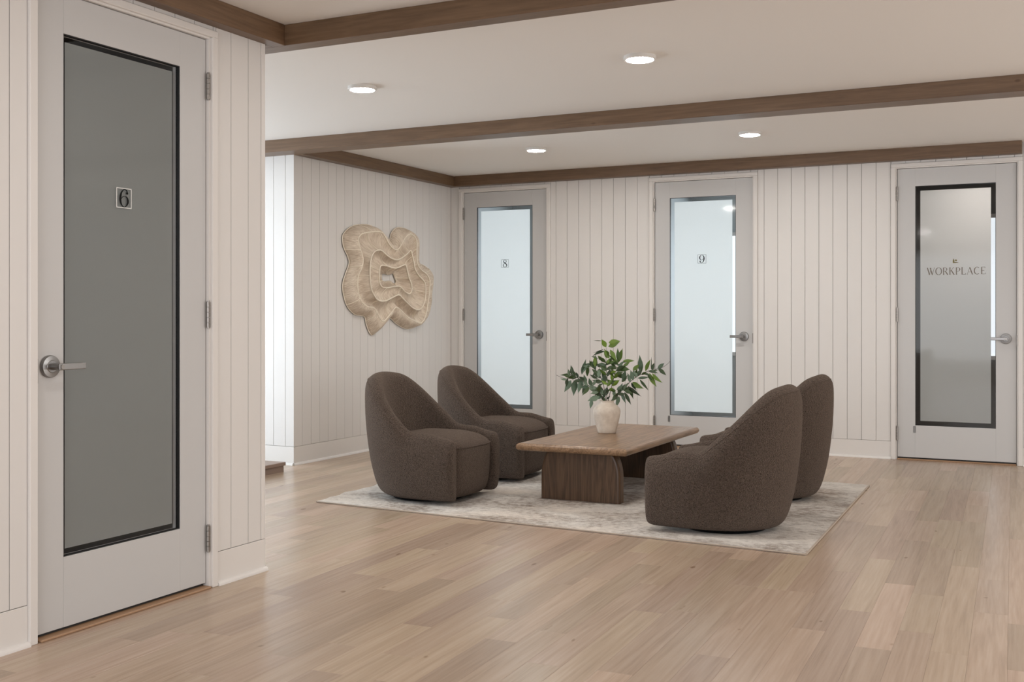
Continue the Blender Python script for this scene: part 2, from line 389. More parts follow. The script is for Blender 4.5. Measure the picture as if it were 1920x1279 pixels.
# ------------------------------------------------------------------ walls with boards
def board_wall(wall, axis, plane, sgn, a0, a1, start, holes, z0=BH, z1=ZC, m=M_WALL, visible=None):
    """boards along axis ('x' or 'y') standing proud of the wall plane; sgn: side the boards face.
    holes: list of (a,b,top) door openings (outer casing edges)"""
    k0 = math.floor((a0-start)/BW)-1
    a = start+k0*BW
    cache = {}
    while a < a1:
        lo, hi = max(a, a0), min(a+BW, a1)
        if hi-lo > 0.004:
            segs = [(lo, hi, z0)]
            for (h0, h1, top) in holes:
                new = []
                for (s, e, b) in segs:
                    if e <= h0 or s >= h1 or b > z0: new.append((s, e, b)); continue
                    if s < h0-0.003: new.append((s, h0, b))
                    if e > h1+0.003: new.append((h1, e, b))
                    new.append((max(s, h0), min(e, h1), top))
                segs = new
            for (s, e, b) in segs:
                g = 0.0014
                key = (round(e-s, 3), round(b, 3))
                if key not in cache:
                    bm = bmesh.new(); w = e-s
                    if axis == 'x': box(bm, g, w-g, 0, 0.014, b+0.001, z1, bev=0.0009)
                    else: box(bm, 0, 0.014, g, w-g, b+0.001, z1, bev=0.0009)
                    me = bpy.data.meshes.new('board'); bm.to_mesh(me); bm.free(); me.materials.append(m); cache[key] = me
                if axis == 'x': loc = (s, plane-(0.014 if sgn < 0 else 0), 0)
                else: loc = (plane-(0.014 if sgn < 0 else 0), s, 0)
                o = link('board', cache[key], wall, loc)
        a += BW
# board faces are the measured planes, so the wall body lies 14 mm behind them
T = 0.014
def opening_wall(name, axis, p0, p1, a0, a1, holes, ztop=ZC):
    bm = bmesh.new(); cur = a0
    for (h0, h1) in holes:
        seg = (cur, h0, 0)
        for (s, e, zb) in (seg, (h0, h1, DH+0.02)):
            if e-s > 0.001:
                if axis == 'x': box(bm, s, e, p0, p1, zb, ztop)
                else: box(bm, p0, p1, s, e, zb, ztop)
        cur = h1
    if a1-cur > 0.001:
        if axis == 'x': box(bm, cur, a1, p0, p1, 0, ztop)
        else: box(bm, p0, p1, cur, a1, 0, ztop)
    return bmobj(name, bm, M_BACK, kind='structure')
D8, D9, DWK, D6 = -5.385, -3.368, -1.230, 2.885
J = 0.02                                   # jamb thickness
H = lambda d: (d-J, d+DW+J)
CAS = 0.048                                # casing outer edge beyond the leaf
HC = lambda d: (d-CAS, d+DW+CAS, DH+0.044)
wall_back = opening_wall('wall_back', 'x', YB+T, YB+T+0.10, XL-0.1, 4.0, [H(D8), H(D9), H(DWK)])
board_wall(wall_back, 'x', YB+T, -1, XL, 0.35, -1.281, [HC(D8), HC(D9), HC(DWK)], z1=ZC)
boxobj('wall_infill', (0.35, 4.0, YB, YB+T, 0, ZC), M_WALL, wall_back)
wall_left = boxobj('wall_left', (XL-0.12, XL-T, YF+T, YB+T, 0, ZC), M_BACK, kind='structure')
board_wall(wall_left, 'y', XL-T, 1, YF, YB, 7.301, [])
wall_face = boxobj('wall_alcove', (-8.6, XL-T, YF+T, YF+0.1, 0, ZC), M_BACK, kind='structure')
board_wall(wall_face, 'x', YF+T, -1, -8.6, XL, -5.616, [])
wall_near = opening_wall('wall_near', 'y', XN-0.12, XN-T, -3.1, YN, [H(D6)])
board_wall(wall_near, 'y', XN-T, 1, 2.35, YN-0.03, 3.353, [HC(D6)])
boxobj('wall_infill', (XN-T, XN, -3.1, 2.35, BH, ZC), M_WALL, wall_near)
boxobj('corner_strip', (XN-0.02, XN+0.002, YN-0.029, YN, BH, ZC), M_TRIM, wall_near, bev=0.002)
boxobj('wall_end', (XN-0.14, XN-0.02, YN, YN+0.012, 0, ZC), M_TRIM, wall_near)
wall_alc = boxobj('wall_alcove_near', (-8.6, XN-0.12, YN-0.1, YN, 0, ZC), M_WALL, kind='structure')
boxobj('wall_right', (4.0, 4.1, -3.1, 9.85, 0, ZC), M_WALL, kind='structure')
# far left wall with a glazed bay; rear wall with an added window by the rear fill light (both outside the picture)
def window_wall(name, axis, p0, p1, a0, a1, w0, w1, zb, zt):
    bm = bmesh.new()
    for (s, e, z0, z1) in ((a0, w0, 0, ZC), (w1, a1, 0, ZC), (w0, w1, 0, zb), (w0, w1, zt, ZC)):
        if e-s < 0.001: continue
        if axis == 'x': box(bm, s, e, p0, p1, z0, z1)
        else: box(bm, p0, p1, s, e, z0, z1)
    return bmobj(name, bm, M_WALL, kind='structure')
window_wall('wall_far_left', 'y', -8.7, -8.6, -3.1, YF+0.1, 4.25, 6.3, 0.18, 2.32)
window_wall('wall_rear', 'x', -3.2, -3.1, XN-0.12, 4.1, -3.25, 1.25, 0.32, 2.38)
def window(name, b, axis):
    w = empty(name, ((b[0]+b[1])/2, (b[2]+b[3])/2, b[4]), kind='structure')
    ox, oy, oz = w.location
    x0, x1, y0, y1, z0, z1 = b[0]-ox, b[1]-ox, b[2]-oy, b[3]-oy, b[4]-oz, b[5]-oz
    f = 0.05
    bm = bmesh.new()
    if axis == 'y':
        box(bm, x0, x1, y0, y1, z0, z0+f); box(bm, x0, x1, y0, y1, z1-f, z1)
        for c in (y0+f/2, 0, y1-f/2): box(bm, x0, x1, c-f/2, c+f/2, z0+f, z1-f)
    else:
        box(bm, x0, x1, y0, y1, z0, z0+f); box(bm, x0, x1, y0, y1, z1-f, z1)
        for c in (x0+f/2, x0/3, -x0/3, x1-f/2): box(bm, c-f/2, c+f/2, y0, y1, z0+f, z1-f)
    bmobj('window_frame', bm, M_TRIM, w)
window('window_1', (-8.7, -8.6, 4.25, 6.3, 0.18, 2.32), 'y')
window('window_2', (-3.25, 1.25, -3.2, -3.1, 0.32, 2.38), 'x')  # unseen window added to go with the rear fill light

# ------------------------------------------------------------------ baseboards with shoe moulding
def shoe(parent, p0, p1, nrm, ang_ends=True):
    """quarter-round from p0 to p1, nrm = direction into the room"""
    p0 = Vector(p0); p1 = Vector(p1); nrm = Vector(nrm); bm = bmesh.new(); n = 5; r = 0.019
    rings = []
    for p in (p0, p1):
        ring = [bm.verts.new(p)]
        for i in range(n+1):
            t = i/n*PI/2; ring.append(bm.verts.new(p+nrm*(r*math.cos(t))+Vector((0, 0, r*math.sin(t)))))
        rings.append(ring)
    k = len(rings[0])
    for i in range(k): bm.faces.new((rings[0][i], rings[0][(i+1) % k], rings[1][(i+1) % k], rings[1][i]))
    bm.faces.new(rings[0][::-1]); bm.faces.new(rings[1])
    bmesh.ops.recalc_face_normals(bm, faces=bm.faces)
    bmobj('shoe_moulding', bm, M_TRIM, parent)
def base(name, axis, plane, sgn, runs):
    root = empty(name, kind='structure')
    for (s, e) in runs:
        if axis == 'x':
            y0, y1 = (plane-0.002, plane+T-0.001) if sgn < 0 else (plane-T+0.001, plane+0.002)
            boxobj('baseboard_run', (s, e, y0, y1, 0, BH-0.0015), M_TRIM, root, bev=0.0012)
            shoe(root, (s, plane-0.002, 0), (e, plane-0.002, 0), (0, -1, 0))
        else:
            x0, x1 = (plane-T+0.001, plane+0.002)
            boxobj('baseboard_run', (x0, x1, s, e, 0, BH-0.0015), M_TRIM, root, bev=0.0012)
            shoe(root, (plane+0.002, s, 0), (plane+0.002, e, 0), (1, 0, 0))
base('baseboard_back', 'x', YB, -1, [(D8+DW+CAS, D9-CAS), (D9+DW+CAS, DWK-CAS), (DWK+DW+CAS, 4.0)])
base('baseboard_left', 'y', XL, 1, [(YF, YB)])
base('baseboard_alcove', 'x', YF, -1, [(-8.6, XL)])
base('baseboard_near', 'y', XN, 1, [(-3.1, D6-CAS), (D6+DW+CAS, YN)])

# ------------------------------------------------------------------ ceiling beams (trim)
def beam(name, b, m, parts=None):
    return boxobj(name, b, m, kind='structure', bev=0.002)
beam('trim_1', (XN, -3.318, -3.1, 4.245, ZB, ZC), M_BEAMY)
b2 = beam('trim_2', (-8.6, 4.0, 4.245, 4.345, ZB, ZC), M_BEAM)
boxobj('beam_return', (-8.6, XN-0.0005, YN+0.0125, 4.244, ZB, ZC), M_BEAM, b2)
beam('trim_3', (-8.6, 4.0, 7.0, YF-0.001, ZB+0.003, ZC), M_BEAM)
beam('trim_4', (XL+0.0005, -5.44, YF, YB, ZB, ZC), M_BEAMY)
beam('trim_5', (-5.44, -0.275, 9.655, YB-0.0005, ZB, ZC), M_BEAM)

# ------------------------------------------------------------------ low step on the left
step = empty('step_platform', (-6.28, 5.6, 0), label='low flat wooden step against the left alcove, its end just showing past the wall edge', category='step')
boxobj('riser', (-0.92+0.012, 0.92-0.012, -1.35, 1.27-0.012, 0.0, 0.05), M_STEP, step)
boxobj('tread', (-0.92, 0.92, -1.35, 1.27, 0.05, 0.077), M_STEP, step, bev=0.003)

# ------------------------------------------------------------------ stroke lettering
NTH = [0]
def stroke(bm, pts, ws, k=6, smooth=True, y=0.0, th=0.001, flip=1):
    """pts in 2D (x,z); ws widths; extruded ribbon th thick towards -y"""
    NTH[0] += 1; th = th+0.00006*(NTH[0] % 7)
    P = [Vector((p[0], p[1], w)) for p, w in zip(pts, ws)]
    if smooth and len(P) > 2: P = catmull(P, k)
    rows = []
    for i, p in enumerate(P):
        a = P[max(i-1, 0)]; b = P[min(i+1, len(P)-1)]
        d = Vector((b.x-a.x, b.y-a.y)); d.normalize() if d.length > 0 else None
        n = Vector((-d.y, d.x))*p.z/2
        rows.append([bm.verts.new((p.x+n.x, y, p.y+n.y)), bm.verts.new((p.x-n.x, y, p.y-n.y)),
                     bm.verts.new((p.x-n.x, y-th, p.y-n.y)), bm.verts.new((p.x+n.x, y-th, p.y+n.y))])
    for A, B in zip(rows, rows[1:]):
        for i in range(4): bm.faces.new((A[i], A[(i+1) % 4], B[(i+1) % 4], B[i]))
    bm.faces.new(rows[0]); bm.faces.new(rows[-1][::-1])
def disc2(bm, cx, cz, r, y, th=0.001, n=16):
    NTH[0] += 1; cyl(bm, (cx, y, cz), (cx, y-th-0.00006*(NTH[0] % 7)-0.00003, cz), r, n=n)
def digit(bm, ch, cx, cz, h, y):
    s = h; ox, oz = cx-0.5*s*0.78, cz-h/2
    def Q(pts, ws, flip=False):
        pp = []
        for (a, b) in pts:
            if flip: a, b = 1-a, 1-b
            pp.append((ox+(a*0.78)*s, oz+b*s))
        stroke(bm, pp, [w*s for w in ws], y=y)
    if ch in '69':
        f = ch == '9'
        Q([(.80, .80), (.76, .92), (.60, .985), (.42, .94), (.24, .76), (.16, .48), (.20, .22), (.36, .05), (.52, .01), (.70, .06), (.84, .22), (.87, .34), (.82, .50), (.68, .60), (.52, .61), (.36, .55), (.22, .42)],
          [.09, .07, .035, .05, .10, .14, .11, .05, .03, .05, .11, .13, .10, .05, .035, .035, .02], f)
        a, b = (.79, .79)
        if f: a, b = 1-a, 1-b
        disc2(bm, ox+a*.78*s, oz+b*s, .075*s, y)
    else:
        Q([(.5, .56), (.28, .66), (.22, .78), (.32, .93), (.5, .985), (.68, .93), (.77, .80), (.70, .66), (.5, .56)],
          [.10, .10, .09, .05, .03, .05, .07, .06, .05])
        Q([(.5, .56), (.24, .40), (.16, .24), (.28, .07), (.5, .015), (.72, .07), (.85, .22), (.76, .40), (.5, .56)],
          [.04, .06, .09, .06, .03, .06, .11, .12, .11])
def word(bm, txt, x0, x1, zb, zt, y):
    h = zt-zb; tk = 0.13; tn = 0.045
    G = {'W': (1.32, [([(0.02, 1), (.38, 0)], tk), ([(.38, 0), (.66, 1)], tn), ([(.5, 1), (.86, 0)], tk), ([(.86, 0), (1.2, 1)], tn), ([(-.04, 1), (.14, 1)], .03), ([(1.1, 1), (1.27, 1)], .03)]),
         'O': (1.12, 'O'), 'C': (1.0, 'C'),
         'R': (0.98, [([(.14, 0), (.14, 1)], tk), ([(.14, .98), (.5, .98), (.68, .76), (.5, .52), (.14, .52)], [tn, tn, .12, tn, tn]), ([(.42, .52), (.84, 0)], tk), ([(.04, 0), (.26, 0)], .03), ([(.8, 0), (.94, 0)], .03)]),
         'K': (1.0, [([(.14, 0), (.14, 1)], tk), ([(.2, .45), (.74, 1)], tn), ([(.36, .6), (.84, 0)], tk), ([(.04, 0), (.26, 0)], .03), ([(.04, 1), (.26, 1)], .03), ([(.64, 1), (.84, 1)], .03), ([(.74, 0), (.94, 0)], .03)]),
         'P': (0.84, [([(.14, 0), (.14, 1)], tk), ([(.14, .98), (.5, .98), (.7, .73), (.5, .47), (.14, .47)], [tn, tn, .13, tn, tn]), ([(.04, 0), (.26, 0)], .03)]),
         'L': (0.86, [([(.14, 0), (.14, 1)], tk), ([(.14, .02), (.74, .02)], tn), ([(.74, 0), (.76, .2)], .05), ([(.04, 1), (.26, 1)], .03)]),
         'A': (1.1, [([(.06, 0), (.46, 1)], tn), ([(.46, 1), (.9, 0)], tk), ([(.2, .34), (.74, .34)], .035), ([(-.02, 0), (.16, 0)], .03), ([(.8, 0), (1.0, 0)], .03)]),
         'E': (0.86, [([(.14, 0), (.14, 1)], tk), ([(.14, .98), (.7, .98)], tn), ([(.14, .5), (.58, .5)], tn), ([(.14, .02), (.74, .02)], tn), ([(.7, 1), (.7, .82)], .04), ([(.74, 0), (.76, .2)], .05)])}
    tot = sum(G[c][0] for c in txt)+0.10*(len(txt)-1); sx = (x1-x0)/tot; x = x0
    for c in txt:
        w, g = G[c]
        if g in ('O', 'C'):
            pts, ws = [], []
            a0, a1 = (0, 360) if g == 'O' else (48, 312)
            for i in range(25):
                t = math.radians(a0+(a1-a0)*i/24); cx = w*0.47
                pts.append((x+(cx+0.46*(w/1.05)*math.cos(t))*sx, zb+(0.5+0.5*math.sin(t))*h)); ws.append((tn+(tk-tn)*abs(math.cos(t)))*h)
            stroke(bm, pts, ws, smooth=False, y=y)
        else:
            for s, wd in g:
                pts = [(x+a*sx, zb+b*h) for a, b in s]
                ws = [q*h for q in wd] if isinstance(wd, list) else [wd*h]*len(s)
                stroke(bm, pts, ws, smooth=len(s) > 2, y=y)
        x += (w+0.10)*sx

# ------------------------------------------------------------------ doors
def door(n, loc, rz, hinge_left, mark, latch=False, film_m=M_FILM):
    """local frame: x along the wall from leaf edge, y=0 wall face, -y towards the room"""
    d = empty('door_%d' % n, loc, rz, kind='structure')
    w, h = DW, DH
    # jamb lining + casing
    bm = bmesh.new()
    for (a, b) in ((-J, -0.003), (w+0.003, w+J)): box(bm, a, b, 0.001, 0.112, 0, h+J)
    box(bm, -0.003, w+0.003, 0.001, 0.112, h+0.003, h+J)
    for (a, b) in ((-0.003, 0.012), (w-0.012, w+0.003)): box(bm, a, b, 0.064, 0.078, 0, h+0.003)   # stops
    box(bm, 0.012, w-0.012, 0.064, 0.078, h-0.012, h+0.003)
    bmobj('jamb', bm, M_TRIM, d)
    bm = bmesh.new()
    box(bm, -CAS, -0.012, -0.014, 0.012, 0, h+0.012, bev=0.003); box(bm, w+0.012, w+CAS, -0.014, 0.012, 0, h+0.012, bev=0.003)
    box(bm, -CAS, w+CAS, -0.014, 0.012, h+0.012, h+0.044, bev=0.003)
    bmobj('casing', bm, M_TRIM, d)
    # leaf
    y0, y1 = 0.016, 0.060; gx0, gx1, gz0, gz1 = 0.143, w-0.153, 0.290, 2.288
    if not hinge_left: gx0, gx1 = 0.130, w-0.160
    zb = 0.022
    bm = bmesh.new()
    box(bm, 0.001, gx0, y0, y1, zb, h, bev=0.0012); box(bm, gx1, w-0.001, y0, y1, zb, h, bev=0.0012)
    bmobj('stile', bm, M_DOOR, d)
    bm = bmesh.new()
    box(bm, gx0, gx1, y0, y1, zb, gz0, bev=0.0006); box(bm, gx0, gx1, y0, y1, gz1, h, bev=0.0006)
    bmobj('rail', bm, M_DOOR, d)
    # glazing bead (white) and black gasket
    bm = bmesh.new(); q = 0.0035
    for (a, b, c, e) in ((gx0, gx0+q, gz0, gz1), (gx1-q, gx1, gz0, gz1), (gx0+q, gx1-q, gz0, gz0+q), (gx0+q, gx1-q, gz1-q, gz1)):
        box(bm, a, b, y0+0.003, y0+0.022, c, e)
    bmobj('gasket', bm, M_BLACK, d)
    pane = boxobj('glass_pane', (gx0+q, gx1-q, y0+0.016, y0+0.022, gz0+q, gz1-q), M_GLASS, d)
    f = 0.034
    if n == 1: f = 0.022
    boxobj('frosted_film', (gx0+q+f, gx1-q-f, y0+0.0225, y0+0.0232, gz0+q+f, gz1-q-f), film_m, pane, label='frosted film with a clear margin')
    # threshold
    boxobj('threshold', (0.0, w, -0.018 if n == 1 else -0.006, 0.075, 0.0, 0.010), M_THRES, d, bev=0.003)
    boxobj('door_sweep', (0.004, w-0.004, 0.030, 0.045, 0.0102, zb), M_BLACK, d)  # black strip standing in for the shade in the gap under the leaf
    # hinges
    hx = -0.002 if hinge_left else w+0.002
    for zc in (0.22, 1.215, 2.23):
        bm = bmesh.new()
        for i in range(5):
            cyl(bm, (hx, 0.004, zc-0.0575+i*0.023), (hx, 0.004, zc-0.0575+i*0.023+0.0215), 0.0085, n=12)
        for z2 in (zc-0.062, zc+0.0575): cyl(bm, (hx, 0.004, z2), (hx, 0.004, z2+0.0045), 0.006, n=10)
        s = 1 if hinge_left else -1
        box(bm, min(hx, hx-s*0.010), max(hx, hx-s*0.010), 0.002, 0.0155, zc-0.0575, zc+0.0575)
        bmobj('hinge', bm, M_HINGE, d)
    # lever handle
    kx = (w-0.078) if hinge_left else 0.062; kz = 1.02; s = -1 if hinge_left else 1
    bm = bmesh.new()
    # rose turned about y
    prof = [(0.0425, 0), (0.0425, 0.010), (0.040, 0.015), (0.024, 0.017), (0.022, 0.019)]
    rings = [[bm.verts.new((kx+r*math.cos(2*PI*i/32), y0-dd, kz+r*math.sin(2*PI*i/32))) for i in range(32)] for r, dd in prof]
    for A, B in zip(rings, rings[1:]):
        for i in range(32): bm.faces.new((A[i], A[(i+1) % 32], B[(i+1) % 32], B[i]))
    bm.faces.new(rings[-1]); bm.faces.new(rings[0][::-1])
    bmesh.ops.recalc_face_normals(bm, faces=bm.faces)
    hd = bmobj('handle', bm, M_METAL, d, smooth=False)
    bm = bmesh.new()
    cyl(bm, (kx, y0-0.018, kz), (kx, y0-0.062, kz), 0.0125, n=20)
    a, b = sorted((kx-s*0.013, kx+s*0.112))
    box(bm, a, b, y0-0.072, y0-0.060, kz-0.0125, kz+0.0125, bev=0.003, seg=2)
    bmobj('lever', bm, M_METAL, hd)
    bm = bmesh.new(); cyl(bm, (kx, y0-0.072, kz), (kx, y0-0.0745, kz), 0.0085, n=16)
    bmobj('keyhole', bm, M_HINGE, hd)
    sx = w+0.001 if hinge_left else -0.001
    boxobj('strike_plate', (min(sx, sx+(0.006 if hinge_left else -0.006)), max(sx, sx+(0.006 if hinge_left else -0.006)), 0.0, 0.028, kz-0.06, kz+0.03), M_HINGE, d)
    if latch:
        bm = bmesh.new(); box(bm, 0.127, 0.147, y0-0.004, y0, 0.228, 0.284, bev=0.001)
        bmobj('latch_plate', bm, M_METAL, d)
        bm = bmesh.new(); cyl(bm, (0.137, y0-0.004, 0.258), (0.137, y0-0.007, 0.258), 0.005, n=12)
        bmobj('latch_screw', bm, M_HINGE, d)
    # marking on the glass
    yf = y0+0.0155
    if mark in '689':
        cx = (gx0+gx1)/2 - (0.0 if mark != '6' else 0.0) - (0.008 if mark == '9' else 0); cz = 1.722; hs = 0.040
        if mark == '6': cx = 3.333-D6; cz = 1.690; hs = 0.041
        bm = bmesh.new(); t = 0.0035 if mark == '6' else 0.003
        for (a, b, c, e) in ((cx-hs, cx+hs, cz-hs, cz-hs+t), (cx-hs, cx+hs, cz+hs-t, cz+hs), (cx-hs, cx-hs+t, cz-hs+t, cz+hs-t), (cx+hs-t, cx+hs, cz-hs+t, cz+hs-t)):
            box(bm, a, b, yf-0.001, yf, c, e)
        bmobj('number_frame', bm, M_NUMW if mark == '6' else M_NUMG, pane)
        bm = bmesh.new(); digit(bm, mark, cx, cz, 0.073, yf)
        bmesh.ops.recalc_face_normals(bm, faces=bm.faces)
        bmobj('door_number', bm, M_NUM, pane)
    else:
        bm = bmesh.new(); word(bm, mark, 0.236, 0.686, 1.545, 1.604, yf)
        bmesh.ops.recalc_face_normals(bm, faces=bm.faces)
        bmobj('lettering', bm, M_TEXT, pane)
        bm = bmesh.new(); lx, lz = 0.434, 1.640
        stroke(bm, [(lx+.004, lz+.036), (lx+.0065, lz+.02), (lx+.0055, lz+.004)], [0.002, .012, .011], y=yf)
        stroke(bm, [(lx+.001, lz+.0035), (lx+.022, lz+.0045), (lx+.044, lz+.002)], [0.007, .008, .001], y=yf)
        disc2(bm, lx+.024, lz+.022, .0075, yf)
        bmesh.ops.recalc_face_normals(bm, faces=bm.faces)
        bmobj('emblem', bm, M_LOGO, pane)
    return d
door(1, (XN, D6, 0), PI/2, False, '6')
door(2, (D8, YB, 0), 0, True, '8')
door(3, (D9, YB, 0), 0, True, '9', latch=True)
door(4, (DWK, YB, 0), 0, True, 'WORKPLACE', latch=True)

# rooms behind the doors
def room(name, x0, x1, y0, y1, m, open_side):
    bm = bmesh.new(); t = 0.05
    box(bm, x0, x1, y0, y1, ZC, ZC+t)
    if open_side != 'y0': box(bm, x0, x1, y0, y0+t, 0, ZC)
    box(bm, x0, x1, y1-t, y1, 0, ZC) if open_side != 'y1' else None
    box(bm, x0, x0+t, y0, y1, 0, ZC)
    if open_side != 'x1': box(bm, x1-t, x1, y0, y1, 0, ZC)
    bmobj(name, bm, m, kind='structure')
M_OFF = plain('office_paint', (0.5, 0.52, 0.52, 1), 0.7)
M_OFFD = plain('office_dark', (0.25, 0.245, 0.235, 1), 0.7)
room('wall_office_eight', -6.2, -3.92, YB+T+0.10, 12.45, M_OFF, 'y0')
room('wall_office_nine', -3.88, -1.82, YB+T+0.10, 12.45, M_OFF, 'y0')
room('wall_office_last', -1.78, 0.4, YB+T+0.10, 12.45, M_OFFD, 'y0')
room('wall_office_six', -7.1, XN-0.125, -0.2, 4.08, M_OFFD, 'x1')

def lit_window(n, x0, x1, z0, z1):
    m = bpy.data.materials.get('daylit_pane')
    if not m:
        m, nt, b = mat('daylit_pane'); b.inputs['Emission Color'].default_value = (0.86, 0.94, 1, 1); b.inputs['Emission Strength'].default_value = 0.33
    w = empty('window_%d' % n, ((x0+x1)/2, 12.39, z0), kind='structure'); hw = (x1-x0)/2; f = 0.04; h = z1-z0
    bm = bmesh.new()
    for b_ in ((-hw, hw, 0, f), (-hw, hw, h-f, h), (-hw, -hw+f, f, h-f), (hw-f, hw, f, h-f)): box(bm, b_[0], b_[1], -0.03, 0.008, b_[2], b_[3])
    bmobj('window_frame', bm, M_TRIM, w)
    boxobj('window_pane', (-hw+f, hw-f, -0.008, 0.004, f, h-f), m, w)
lit_window(3, -5.45, -4.0, 0.75, 2.15)
lit_window(4, -3.6, -1.98, 0.75, 2.15)
lit_window(5, -0.80, 0.25, 0.75, 2.25)

# ------------------------------------------------------------------ ceiling lights
def light(x, y, label, first=[None]):
    if first[0] is None:
        r = empty('ceiling_light', (x, y, ZC))
        bm = bmesh.new(); lathe(bm, [(0.086, 0), (0.088, -0.016), (0.084, -0.021), (0.074, -0.0215), (0.074, -0.0205)], 40)
        bmesh.ops.recalc_face_normals(bm, faces=bm.faces)
        bmobj('rim', bm, M_RIM, r, smooth=False)
        bm = bmesh.new(); lathe(bm, [(0.0735, -0.0206), (0.0735, -0.0222), (0.06, -0.0228)], 40)
        bmesh.ops.recalc_face_normals(bm, faces=bm.faces)
        bmobj('diffuser', bm, M_LAMP, r)
        first[0] = r
    else:
        f = first[0]; r = f.copy(); COL.objects.link(r); r.location = (x, y, ZC)
        for c in f.children:
            k = c.copy(); k.parent = r; COL.objects.link(k)
    r['label'] = label; r['category'] = 'ceiling light'; r['group'] = 'round ceiling lights'
light(-3.80, 5.61, 'round white disc ceiling light lit, left of the two nearer ones')
light(-2.02, 5.61, 'round white disc ceiling light lit, right of the two nearer ones, largest in view')
light(-3.91, 8.33, 'round white disc ceiling light lit, left of the two behind the middle beam')
light(-2.115, 8.33, 'round white disc ceiling light lit, right of the two behind the middle beam')

# ------------------------------------------------------------------ rug
RZ = 0.010
rc = [(-4.31, 5.84), (-1.15, 5.645), (-1.215, 8.125), (-4.40, 8.32)]
def rugmesh():
    bm = bmesh.new(); nx, ny = 60, 48; G = []
    for j in range(ny+1):
        row = []
        for i in range(nx+1):
            u, v = i/nx, j/ny
            a = Vector(rc[0]).lerp(Vector(rc[1]), u); b = Vector(rc[3]).lerp(Vector(rc[2]), u); p = a.lerp(b, v)
            if i == 0: p.x += 0.012*math.sin(v*31)+0.008*math.sin(v*77)
            z = RZ + (0.003*abs(math.sin(v*31)) if i == 0 else 0) + random.uniform(-.0006, .0006)
            row.append(bm.verts.new((p.x, p.y, z)))
        G.append(row)
    for j in range(ny):
        for i in range(nx): bm.faces.new((G[j][i], G[j][i+1], G[j+1][i+1], G[j+1][i]))
    e = [x for x in bm.edges if x.is_boundary]
    r = bmesh.ops.extrude_edge_only(bm, edges=e)
    for v in [g for g in r['geom'] if isinstance(g, bmesh.types.BMVert)]: v.co.z = 0.0005
    bmesh.ops.recalc_face_normals(bm, faces=bm.faces)
    return bm
rug = empty('area_rug', (-2.77, 7.0, 0), label='large distressed grey and beige area rug under the table and chairs', category='rug')
o = bmobj('pile', rugmesh(), M_RUG, rug); o.location = (2.77, -7.0, 0)
M_BIND = plain('rug_binding', lin(176, 162, 148), 0.9)
bm = bmesh.new()
P = [Vector((x+2.77, y-7.0, 0.006)) for x, y in rc]
tube(bm, [P[1].lerp(P[2], t/20) for t in range(21)], 0.006, 6)
tube(bm, [P[0].lerp(P[1], t/20) for t in range(21)], 0.0045, 6)
bmobj('binding', bm, M_BIND, rug)

# ------------------------------------------------------------------ swivel chair
def smooth(t): t = max(0, min(1, t)); return t*t*(3-2*t)
FR = 0.322; SL = 0.36; EX = 0.393; EY = 0.370      # front x, straight start, back ellipse radii
def plan(s):
    """s in [-1,1]; returns point, outward normal, backness 0..1 of the outer line at mid height"""
    a = abs(s); sg = 1 if s >= 0 else -1
    if a > 0.56:
        t = (a-0.56)/0.44; x = -0.03+t*(FR+0.03); y = EY-0.012*t*t-0.010*t; n = Vector((0.05*t, 1)).normalized(); bk = -t
    else:
        ph = PI/2*(a/0.56)         # 0 = rear, 90 = side
        x = -0.03-EX*math.cos(ph)
        y = EY*math.sin(ph)
        n = Vector((-math.cos(ph)/EX, math.sin(ph)/EY)).normalized(); bk = math.cos(ph)
        bk = 1-(ph/(PI/2))
    return Vector((x, sg*y)), Vector((n.x, sg*n.y)), bk
def chair_shell():
    bm = bmesh.new(); rows = []; seam = []
    secs = [-1+2*i/44 for i in range(45)]
    caps = [(0.048, 0.30), (0.044, 0.62), (0.032, 0.86), (0.012, 0.975)]
    allsecs = [(-1, a, b) for a, b in caps]+[(s, None, 1) for s in secs[1:-1]]+[(1, a, b) for a, b in caps[::-1]]
    for (s, capk, shrink) in allsecs:
        p, n, bk = plan(s)
        fwd = 0
        if capk is not None: fwd = capk-0.012
        k = 0.72*smooth((bk+0.27)/0.98)+0.28*smooth((bk+0.27)/1.27)
        h = 0.418+0.032*smooth((bk+1)/0.5)+(0.818-0.450)*k+0.004
        bb = smooth(bk*1.3) if bk > 0 else 0
        th = 0.105+0.03*bb
        lean = 0.005+0.022*bb
        inner_low = -th-0.075*bb
        hz = h
        tk = smooth((bk+0.5)/1.1)
        prof = [(-0.075-.05*tk, 0.020), (-0.040-.045*tk, 0.036), (-0.014-.04*tk, 0.09), (-0.002-.028*tk, 0.18), (0.0+lean*0.2-.013*tk, 0.28),
                (lean*0.7, 0.27+(hz-0.075-0.27)*0.5), (lean-0.003, hz-0.10), (lean-0.014, hz-0.048), (lean-0.042, hz-0.012), (lean-th*0.62, hz),
                (lean-th*0.9, hz-0.022), (lean-th-0.004, hz-0.07), ((lean-th)*0.5+inner_low*0.5, 0.30+(hz-0.07-0.30)*0.45), (inner_low, 0.30), (inner_low, 0.08), (-th, 0.022)]
        mid = -th/2
        row = []
        for (o, z) in prof:
            o2 = mid+(o-mid)*shrink; z2 = z if capk is None else 0.21+(z-0.21)*(1-(1-shrink)*0.22)
            q = p+n*o2
            row.append(bm.verts.new((q.x+fwd, q.y, z2)))
        rows.append(row)
        if capk is None: seam.append(Vector((p.x+n.x*(lean-0.0245), p.y+n.y*(lean-0.0245), hz-0.0365)))
    K = len(rows[0])
    for A, B in zip(rows, rows[1:]):
        for i in range(K): bm.faces.new((A[i], A[(i+1) % K], B[(i+1) % K], B[i]))
    bm.faces.new(rows[0][::-1]); bm.faces.new(rows[-1])
    bmesh.ops.recalc_face_normals(bm, faces=bm.faces)
    return bm, seam
